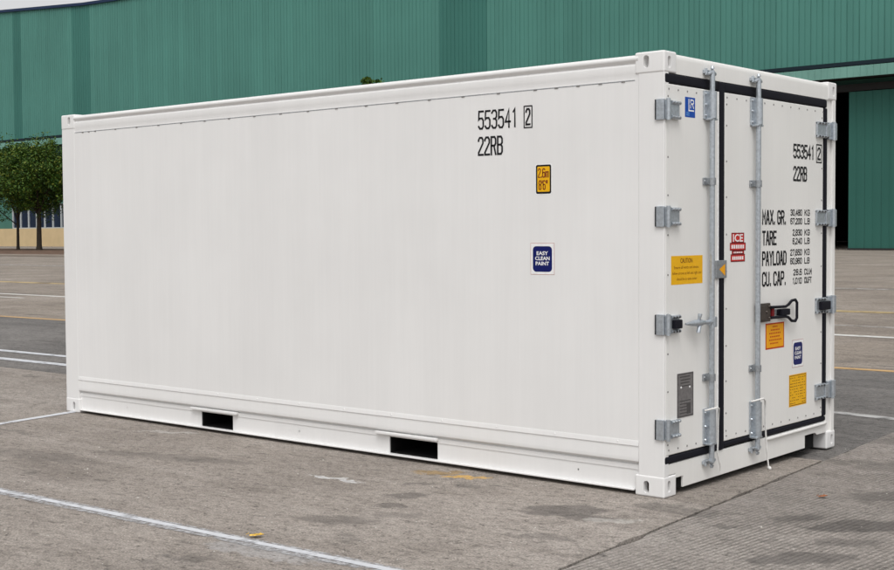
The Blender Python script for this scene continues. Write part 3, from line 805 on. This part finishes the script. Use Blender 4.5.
# locking bars
def lock_bar(door, y, zb, zt, guides, br):
    bm = new(); tube(bm, [(0.036, y, zb), (0.036, y, zt)], 0.0165, 14)
    bar = obj('locking_bar', bm, M['zinc'], door)
    for z in guides:
        bm = new(); box(bm, 0.0, 0.010, y - 0.055, y + 0.045, z - 0.022, z + 0.022, 0.003); tube(bm, [(0.036, y, z - 0.021), (0.036, y, z + 0.021)], 0.023, 14)
        box(bm, 0.0, 0.034, y - 0.020, y + 0.020, z - 0.018, z + 0.018, 0.002)
        for dy in (-0.044, 0.036): dome(bm, (0.010, y + dy, z), (1, 0, 0), 0.008, 0.006, 6)
        obj('bar_guide', bm, M['zinc_dark'], door)
    for z0, z1 in br:
        bm = new()
        box(bm, 0.0, 0.012, y - 0.050, y + 0.072, z0, z1, 0.003)
        tube(bm, [(0.034, y + 0.006, z0 + 0.006), (0.034, y + 0.006, z1 - 0.006)], 0.026, 14)
        box(bm, 0.0, 0.030, y - 0.018, y + 0.030, z0 + 0.004, z1 - 0.004, 0.002)
        for q in (0.12, 0.5, 0.88):
            for dy in (-0.036, 0.056): dome(bm, (0.012, y + dy, z0 + (z1 - z0) * q), (1, 0, 0), 0.010, 0.009, 6)
        box(bm, 0.0, 0.050, y - 0.034, y + 0.044, z0 - 0.006, z0 + 0.006, 0.003)
        obj('bar_bracket', bm, M['zinc'], door)
    for z, s in ((zt, 1), (zb, -1)):
        bm = new()                                   # cam and keeper on the header / sill
        box(bm, -0.004, 0.016, y - 0.050, y + 0.050, z - 0.012, z + 0.012, 0.004)
        tube(bm, [(0.030, y - 0.045, z - s * 0.018), (0.034, y, z), (0.030, y + 0.045, z - s * 0.012)], [0.008, 0.016, 0.010], 8)
        tube(bm, [(0.014, y - 0.036, z - 0.02), (0.014, y - 0.036, z + 0.02)], 0.009, 8); tube(bm, [(0.014, y + 0.036, z - 0.02), (0.014, y + 0.036, z + 0.02)], 0.009, 8)
        dome(bm, (0.036, y, z + s * 0.018), (0, 0, s), 0.014, 0.016, 10)
        obj('keeper', bm, M['zinc'], door)
    return bar
lock_bar(DL, 0.492, 0.150, 2.505, (1.850, 0.668), ((2.222, 2.392), (0.262, 0.478)))
lock_bar(DR, 1.086, 0.150, 2.510, (1.850, 0.672), ((2.218, 2.396), (0.228, 0.462)))
# spinner latch on the left bar
bm = new()
tube(bm, [(0.040, 0.512, 1.004), (0.040, 0.38, 1.006)], 0.012, 10); tube(bm, [(0.040, 0.46, 1.004), (0.040, 0.44, 1.004)], 0.018, 10)
tube(bm, [(0.040, 0.39, 1.007), (0.044, 0.33, 1.008), (0.042, 0.26, 1.009), (0.034, 0.185, 1.008)], [0.013, 0.022, 0.018, 0.006], 10)
tube(bm, [(0.042, 0.34, 1.000), (0.050, 0.315, 1.035), (0.050, 0.325, 1.060)], [0.013, 0.010, 0.014], 10)
tube(bm, [(0.042, 0.34, 1.010), (0.048, 0.315, 0.975), (0.046, 0.310, 0.950)], [0.013, 0.013, 0.014], 10)
box(bm, 0.012, 0.056, 0.49, 0.525, 0.972, 1.036, 0.005)
obj('spinner_latch', bm, M['zinc'], DL)
# vent plate on the middle gasket with an orange arrow
bm = new(); box(bm, -0.003, 0.016, 0.585, 0.715, 1.262, 1.372, 0.004)
S_ = Surf('door', 0.016)
face_poly(bm, S_, [(0.616, 1.318), (0.690, 1.276), (0.690, 1.350)], 0.001, 1)
o = obj('vent_plate', bm, [M['zinc_dark'], M['orange']], DL)
# handle set on the right bar
bm = new(); box(bm, 0.0, 0.026, 1.115, 1.285, 0.962, 1.082, 0.006); box(bm, 0.026, 0.036, 1.135, 1.20, 0.975, 1.07, 0.004)
for y, z in ((1.225, 1.025), (1.265, 1.06), (1.265, 0.985)): dome(bm, (0.026, y, z), (1, 0, 0), 0.010, 0.008, 8)
obj('handle_plate', bm, M['bronze'], DR)
bm = new()
hp = [(1.27, 1.054), (1.48, 1.049), (1.525, 1.060), (1.570, 1.084), (1.625, 1.088), (1.650, 1.068), (1.650, 0.965), (1.625, 0.945), (1.570, 0.950), (1.525, 0.975), (1.48, 0.984), (1.27, 0.986)]
tube(bm, [(0.034, y, z) for y, z in hp], 0.0095, 10); obj('handle', bm, M['gasket'], DR)
bm = new(); box(bm, 0.0, 0.044, 1.415, 1.535, 0.992, 1.034, 0.006); box(bm, 0.0, 0.018, 1.40, 1.56, 1.0, 1.028, 0.003); obj('handle_catch', bm, M['gasket'], DR)
bm = new(); box(bm, 0.0, 0.034, 1.292, 1.325, 0.992, 1.050, 0.005); obj('seal_tag', bm, M['maroon'], DR)
bm = new(); box(bm, 0.0, 0.012, 1.33, 1.40, 1.0, 1.036, 0.003); obj('handle_hub', bm, M['zinc_dark'], DR)

# ------------------------------------------------------------------ lettering and stickers on the side
SS = Surf('side', 0.0055)
def word(parent, S, s, u0, u1, v, h, th, boxed=None):
    bm = new(); strokes_fit(bm, S, s, u0, u1, v, h, th)
    if boxed: outline(bm, S, *boxed, 0.0011, 0)
    return obj('lettering', bm, M['black'], parent)
word(wall_n, SS, '553541', -1.378, -1.052, 2.209, 0.122, 0.0125)
word(wall_n, SS, '2', -0.998, -0.958, 2.215, 0.108, 0.0125, (-1.012, -0.943, 2.198, 2.339, 0.008))
word(wall_n, SS, '22RB', -1.380, -1.176, 2.042, 0.122, 0.0130)
bm = new()                       # height sticker
plate(bm, SS, rrect(-0.924, -0.796, 1.783, 1.972, 0.012), 0.0006, 3)
plate(bm, SS, rrect(-0.918, -0.802, 1.788, 1.967, 0.012), 0.0010, 0); plate(bm, SS, rrect(-0.907, -0.813, 1.801, 1.956, 0.006), 0.0014, 1)
strokes_fit(bm, SS, '2.6m', -0.902, -0.822, 1.887, 0.058, 0.0062, 0.0018, 2); strokes_fit(bm, SS, "8'6\"", -0.897, -0.823, 1.812, 0.060, 0.0062, 0.0018, 2)
o = obj('sticker', bm, [M['black'], M['yellow'], M['maroon'], M['white_print']], wall_n); o['label'] = 'black-edged yellow height sticker reading 2.6m 8\'6"'
def easy(S, u0, u1, v0, v1, parent, z=1.0):
    bm = new(); w_, h_ = u1 - u0, v1 - v0
    plate(bm, S, rrect(u0, u1, v0, v1), 0.0006, 0)
    plate(bm, S, rrect(u0 + 0.003, u1 - 0.003, v0 + 0.003, v1 - 0.003), 0.0010, 1)
    a0, a1 = u0 + w_ * 0.10, u1 - w_ * 0.10; b0, b1 = v0 + h_ * 0.09, v1 - h_ * 0.10
    plate(bm, S, rrect(a0, a1, b0, b1, 0.024), 0.0014, 2)
    for s, q, k in (('EASY', 0.66, 0.30), ('CLEAN', 0.46, 0.38), ('PAINT', 0.26, 0.35)):
        m_ = (a0 + a1) / 2; d = (a1 - a0) * k
        bfont(bm, S, s, m_ - d, m_ + d, b0 + (b1 - b0) * q, (b1 - b0) * 0.135, 0.0018, 1, 0.028)
    o = obj('sticker', bm, [M['pink'], M['white_print'], M['blue']], parent); o['label'] = 'navy sticker reading EASY CLEAN PAINT in a white border'
easy(SS, -0.962, -0.779, 1.288, 1.484, wall_n)

# ------------------------------------------------------------------ lettering and stickers on the doors
bm = new()                       # blue inspection emblem
plate(bm, SD, rrect(0.232, 0.349, 2.222, 2.340), 0.0006, 0)
u0, v0 = 0.232, 2.222
for (a, b, c, d) in ((0.040, 0.048, 0.036, 0.108), (0.048, 0.104, 0.036, 0.044)): plate(bm, SD, rrect(u0 + a, u0 + b, v0 + c, v0 + d), 0.0011, 1)
strokes(bm, SD, 'R', u0 + 0.060, v0 + 0.053, 0.054, 0.042, 0.008, 0.0011, 1)
for k in range(3): plate(bm, SD, rrect(u0 + 0.014, u0 + 0.050, v0 + 0.010 + k * 0.008, v0 + 0.014 + k * 0.008), 0.0010, 2)
o = obj('sticker', bm, [M['bright_blue'], M['white_print'], M['sky_blue']], DL); o['label'] = 'bright blue sticker with a white line emblem'
bm = new()                       # caution
plate(bm, SD, rrect(0.076, 0.440, 1.240, 1.408), 0.0006, 0)
bfont(bm, SD, 'CAUTION', 0.180, 0.320, 1.366, 0.027, 0.0010, 1, 0.016)
bfont(bm, SD, 'Ensure all vents and drains', 0.108, 0.392, 1.332, 0.017, 0.0010, 1)
bfont(bm, SD, 'follow arrows at left and right and', 0.088, 0.424, 1.298, 0.017, 0.0010, 1)
bfont(bm, SD, 'should be in same order', 0.140, 0.372, 1.264, 0.017, 0.0010, 1)
o = obj('sticker', bm, [M['yellow'], M['rust_print']], DL); o['label'] = 'yellow CAUTION sticker'
bm = new()                       # data plate
box(bm, 0.0, 0.003, 0.144, 0.330, 0.454, 0.716, 0.001)
S3 = Surf('door', 0.003)
outline(bm, S3, 0.147, 0.327, 0.457, 0.713, 0.006, 0.0005, 1)
rnd = random.Random(4)
for k in range(4): plate(bm, S3, rrect(0.180 - (k == 0) * 0.01, 0.295 - rnd.uniform(0, 0.03), 0.690 - k * 0.018, 0.697 - k * 0.018), 0.0005, 1)
for k in range(5): plate(bm, S3, rrect(0.170, 0.300 - rnd.uniform(0, 0.05), 0.548 - k * 0.018, 0.554 - k * 0.018), 0.0005, 1)
plate(bm, S3, rrect(0.250, 0.296, 0.47, 0.535), 0.0008, 1)
for y, z in ((0.186, 0.632), (0.286, 0.628)): dome(bm, (0.003, y, z), (1, 0, 0), 0.0075, 0.003, 8, 2)
o = obj('data_plate', bm, [M['plate'], M['plate_print'], M['white_print']], DL)
bm = new()                       # red stacked emblem
for a, b, c, d, i in ((0.800, 0.965, 1.478, 1.540, 0), (0.780, 0.985, 1.428, 1.478, 1), (0.805, 0.965, 1.406, 1.428, 0), (0.790, 0.975, 1.358, 1.406, 1)):
    plate(bm, SD, rrect(a, b, c, d), 0.0006 + i * 0.0002, 0)
    outline(bm, SD, a, b, c, d, 0.006, 0.0010 + i * 0.0002, 1)
bfont(bm, SD, 'ICE', 0.818, 0.948, 1.485, 0.045, 0.0014, 2, 0.02)
for a, b, c, d in ((0.796, 0.968, 1.441, 1.464), (0.826, 0.945, 1.412, 1.421), (0.808, 0.958, 1.371, 1.392)):
    n = 6
    for k in range(n): plate(bm, SD, rrect(a + (b - a) * (k + 0.12) / n, a + (b - a) * (k + 0.80) / n, c, d), 0.0014, 2)
o = obj('sticker', bm, [M['red'], M['maroon'], M['white_print']], DR); o['label'] = 'red stacked sticker reading ICE'
word(DR, SD, '553541', 1.655, 1.985, 2.035, 0.098, 0.0145); word(DR, SD, '2', 2.028, 2.080, 2.035, 0.090, 0.0145, (2.008, 2.100, 2.016, 2.146, 0.009))
word(DR, SD, '22RB', 1.655, 1.865, 1.882, 0.102, 0.0145)
for s, u1, v in (('MAX. GR.', 1.565, 1.590), ('TARE', 1.415, 1.455), ('PAYLOAD', 1.560, 1.322), ('CU. CAP.', 1.565, 1.188)): word(DR, SD, s, 1.210, u1, v, 0.096, 0.0145)
for i, (a, b) in enumerate((('30,480 KG', '67,200 LB'), ('2,830 KG', '6,240 LB'), ('27,650 KG', '60,960 LB'), ('28.6 CU.M', '1,010 CU.FT'))):
    v = 1.650 - i * 0.134
    for s, dv in ((a, 0), (b, -0.058)):
        n_, u_ = s.split(' ')
        word(DR, SD, n_, 1.800 - 0.034 * len(n_) + (0.02 if ',' in n_ else 0), 1.792, v + dv, 0.043, 0.0075); word(DR, SD, u_, 1.830, 1.912 if len(u_) == 2 else 1.945, v + dv, 0.043, 0.0075)
bm = new()                       # orange notice with a red border
plate(bm, SD, rrect(1.262, 1.530, 0.775, 0.946), 0.0006, 1); plate(bm, SD, rrect(1.274, 1.518, 0.785, 0.936), 0.0010, 0)
for k, (a, b) in enumerate(((0.35, 0.65), (0.25, 0.78), (0.15, 0.85), (0.2, 0.8), (0.15, 0.9), (0.2, 0.7))):
    n = 7
    for j in range(n):
        q0 = 1.274 + 0.244 * (a + (b - a) * (j + 0.1) / n); q1 = 1.274 + 0.244 * (a + (b - a) * (j + 0.8) / n)
        plate(bm, SD, rrect(q0, q1, 0.917 - k * 0.022, 0.926 - k * 0.022), 0.0013, 2)
o = obj('sticker', bm, [M['orange'], M['red_edge'], M['red_edge']], DR); o['label'] = 'orange notice with a red border below the handle'
easy(SD, 1.652, 1.822, 0.625, 0.812, DR)
bm = new()                       # plain yellow notice
plate(bm, SD, rrect(1.606, 1.872, 0.362, 0.578), 0.0006, 0)
outline(bm, SD, 1.612, 1.866, 0.368, 0.572, 0.004, 0.0010, 1)
for k in range(10):
    for j in range(8):
        if rnd.random() < 0.85: plate(bm, SD, rrect(1.622 + j * 0.030, 1.622 + j * 0.030 + rnd.uniform(0.012, 0.026), 0.552 - k * 0.019, 0.556 - k * 0.019), 0.0012, 1)
o = obj('sticker', bm, [M['yellow'], M['rust_print']], DR); o['label'] = 'yellow notice near the lower right hinge'

# ------------------------------------------------------------------ cords, leaves, grit
def cord(pts, label, knot=None):
    bm = new(); tube(bm, pts, 0.0055, 8)
    if knot:
        k = Vector(knot); tube(bm, [k + Vector((0, -0.010, 0.010)), k + Vector((0.004, 0, 0.0)), k + Vector((0, 0.010, -0.014)), k + Vector((0, -0.002, -0.020))], [0.007, 0.013, 0.010, 0.004], 8)
    return tag(obj('cord', bm, M['cord']), label, 'cord', 'white cords hanging from the locking bars')
cord([(0.018, 0.440, 0.470), (0.066, 0.455, 0.484), (0.070, 0.500, 0.486), (0.055, 0.545, 0.474), (0.036, 0.575, 0.440), (0.030, 0.580, 0.36), (0.030, 0.578, 0.27), (0.032, 0.570, 0.20), (0.030, 0.590, 0.155), (0.028, 0.615, 0.11), (0.026, 0.620, 0.075)],
     'white cord looped over the bracket of the left locking bar')
cord([(0.018, 1.035, 0.462), (0.066, 1.05, 0.478), (0.070, 1.10, 0.480), (0.058, 1.145, 0.462), (0.044, 1.175, 0.428), (0.040, 1.185, 0.34), (0.040, 1.192, 0.24), (0.040, 1.205, 0.14), (0.040, 1.225, 0.05), (0.040, 1.235, 0.005)],
     'white cord hanging from the right locking bar to a knot at the ground', (0.04, 1.237, 0.010))

def leaf(loc, rz, c, label, ln=0.085):
    bm = new(); n = 9; rows = []
    for i in range(n):
        t = i / (n - 1); wd = (0.40 + 0.10 * math.sin(i * 2.3)) * ln * math.sin(math.pi * (0.05 + 0.9 * t)) ** 0.8 * (1 - 0.3 * t)
        z = 0.004 + 0.006 * (2 * t - 1) ** 2 + 0.003 * math.sin(i * 1.7)
        rows.append([bm.verts.new(((t - 0.5) * ln, s * wd, 0.003 + 0.005 * t + abs(s) * 0.004 + (0.004 if (i == 6 and s > 0) else 0))) for s in (-1, -0.5, 0, 0.5, 1)])
    for a, b in zip(rows, rows[1:]):
        for k in range(4): bm.faces.new((a[k], b[k], b[k + 1], a[k + 1]))
    tube(bm, [(-0.5 * ln, 0, 0.018), (-0.72 * ln, 0.004, 0.010)], 0.0016, 5)
    m = simple('dry_leaf', c, 0.7, 0, 0.55, 45)
    o = obj('fallen_leaf', bm, m); o.location = loc; o.rotation_euler = (0, 0, rz)
    return tag(o, label, 'leaf', 'leaves fallen on the concrete')
leaf((-1.125, -2.125, 0.006), 0.75, (0.62, 0.39, 0.07), 'dry yellow leaf lying beside the near white line', 0.075)
leaf((0.70, 0.60, 0.004), 0.9, (0.24, 0.085, 0.035), 'small reddish brown leaf on the grooved concrete right of the joint', 0.055)

M['grit'] = leaf_mat('pale_grit', [(0.0, (0.10, 0.09, 0.08)), (0.6, (0.30, 0.27, 0.24)), (1.0, (0.62, 0.60, 0.56))])
vs, fs = [], []; rnd = random.Random(21)
for i in range(900):
    t = rnd.random() ** 1.4
    x = -5.5 + rnd.random() * 7.6; y_ = -3.2 + rnd.random() * (3.1 if x < 0.1 else 6)
    s = rnd.uniform(0.0025, 0.0065) * (1.8 if rnd.random() < 0.05 else 1); b = len(vs); a = rnd.random() * 6.28
    for k in range(4): vs.append((x + s * math.cos(a + k * 1.57) * rnd.uniform(0.6, 1.3), y_ + s * math.sin(a + k * 1.57) * rnd.uniform(0.6, 1.3), 0.0005))
    vs.append((x, y_, s * 0.7))
    for k in range(4): fs.append((b + k, b + (k + 1) % 4, b + 4))
me = bpy.data.meshes.new('grit'); me.from_pydata(vs, [], fs); me.materials.append(M['grit'])
o = bpy.data.objects.new('grit', me); COL.objects.link(o); o['kind'] = 'stuff'; o['label'] = 'loose pale grit scattered over the near concrete'
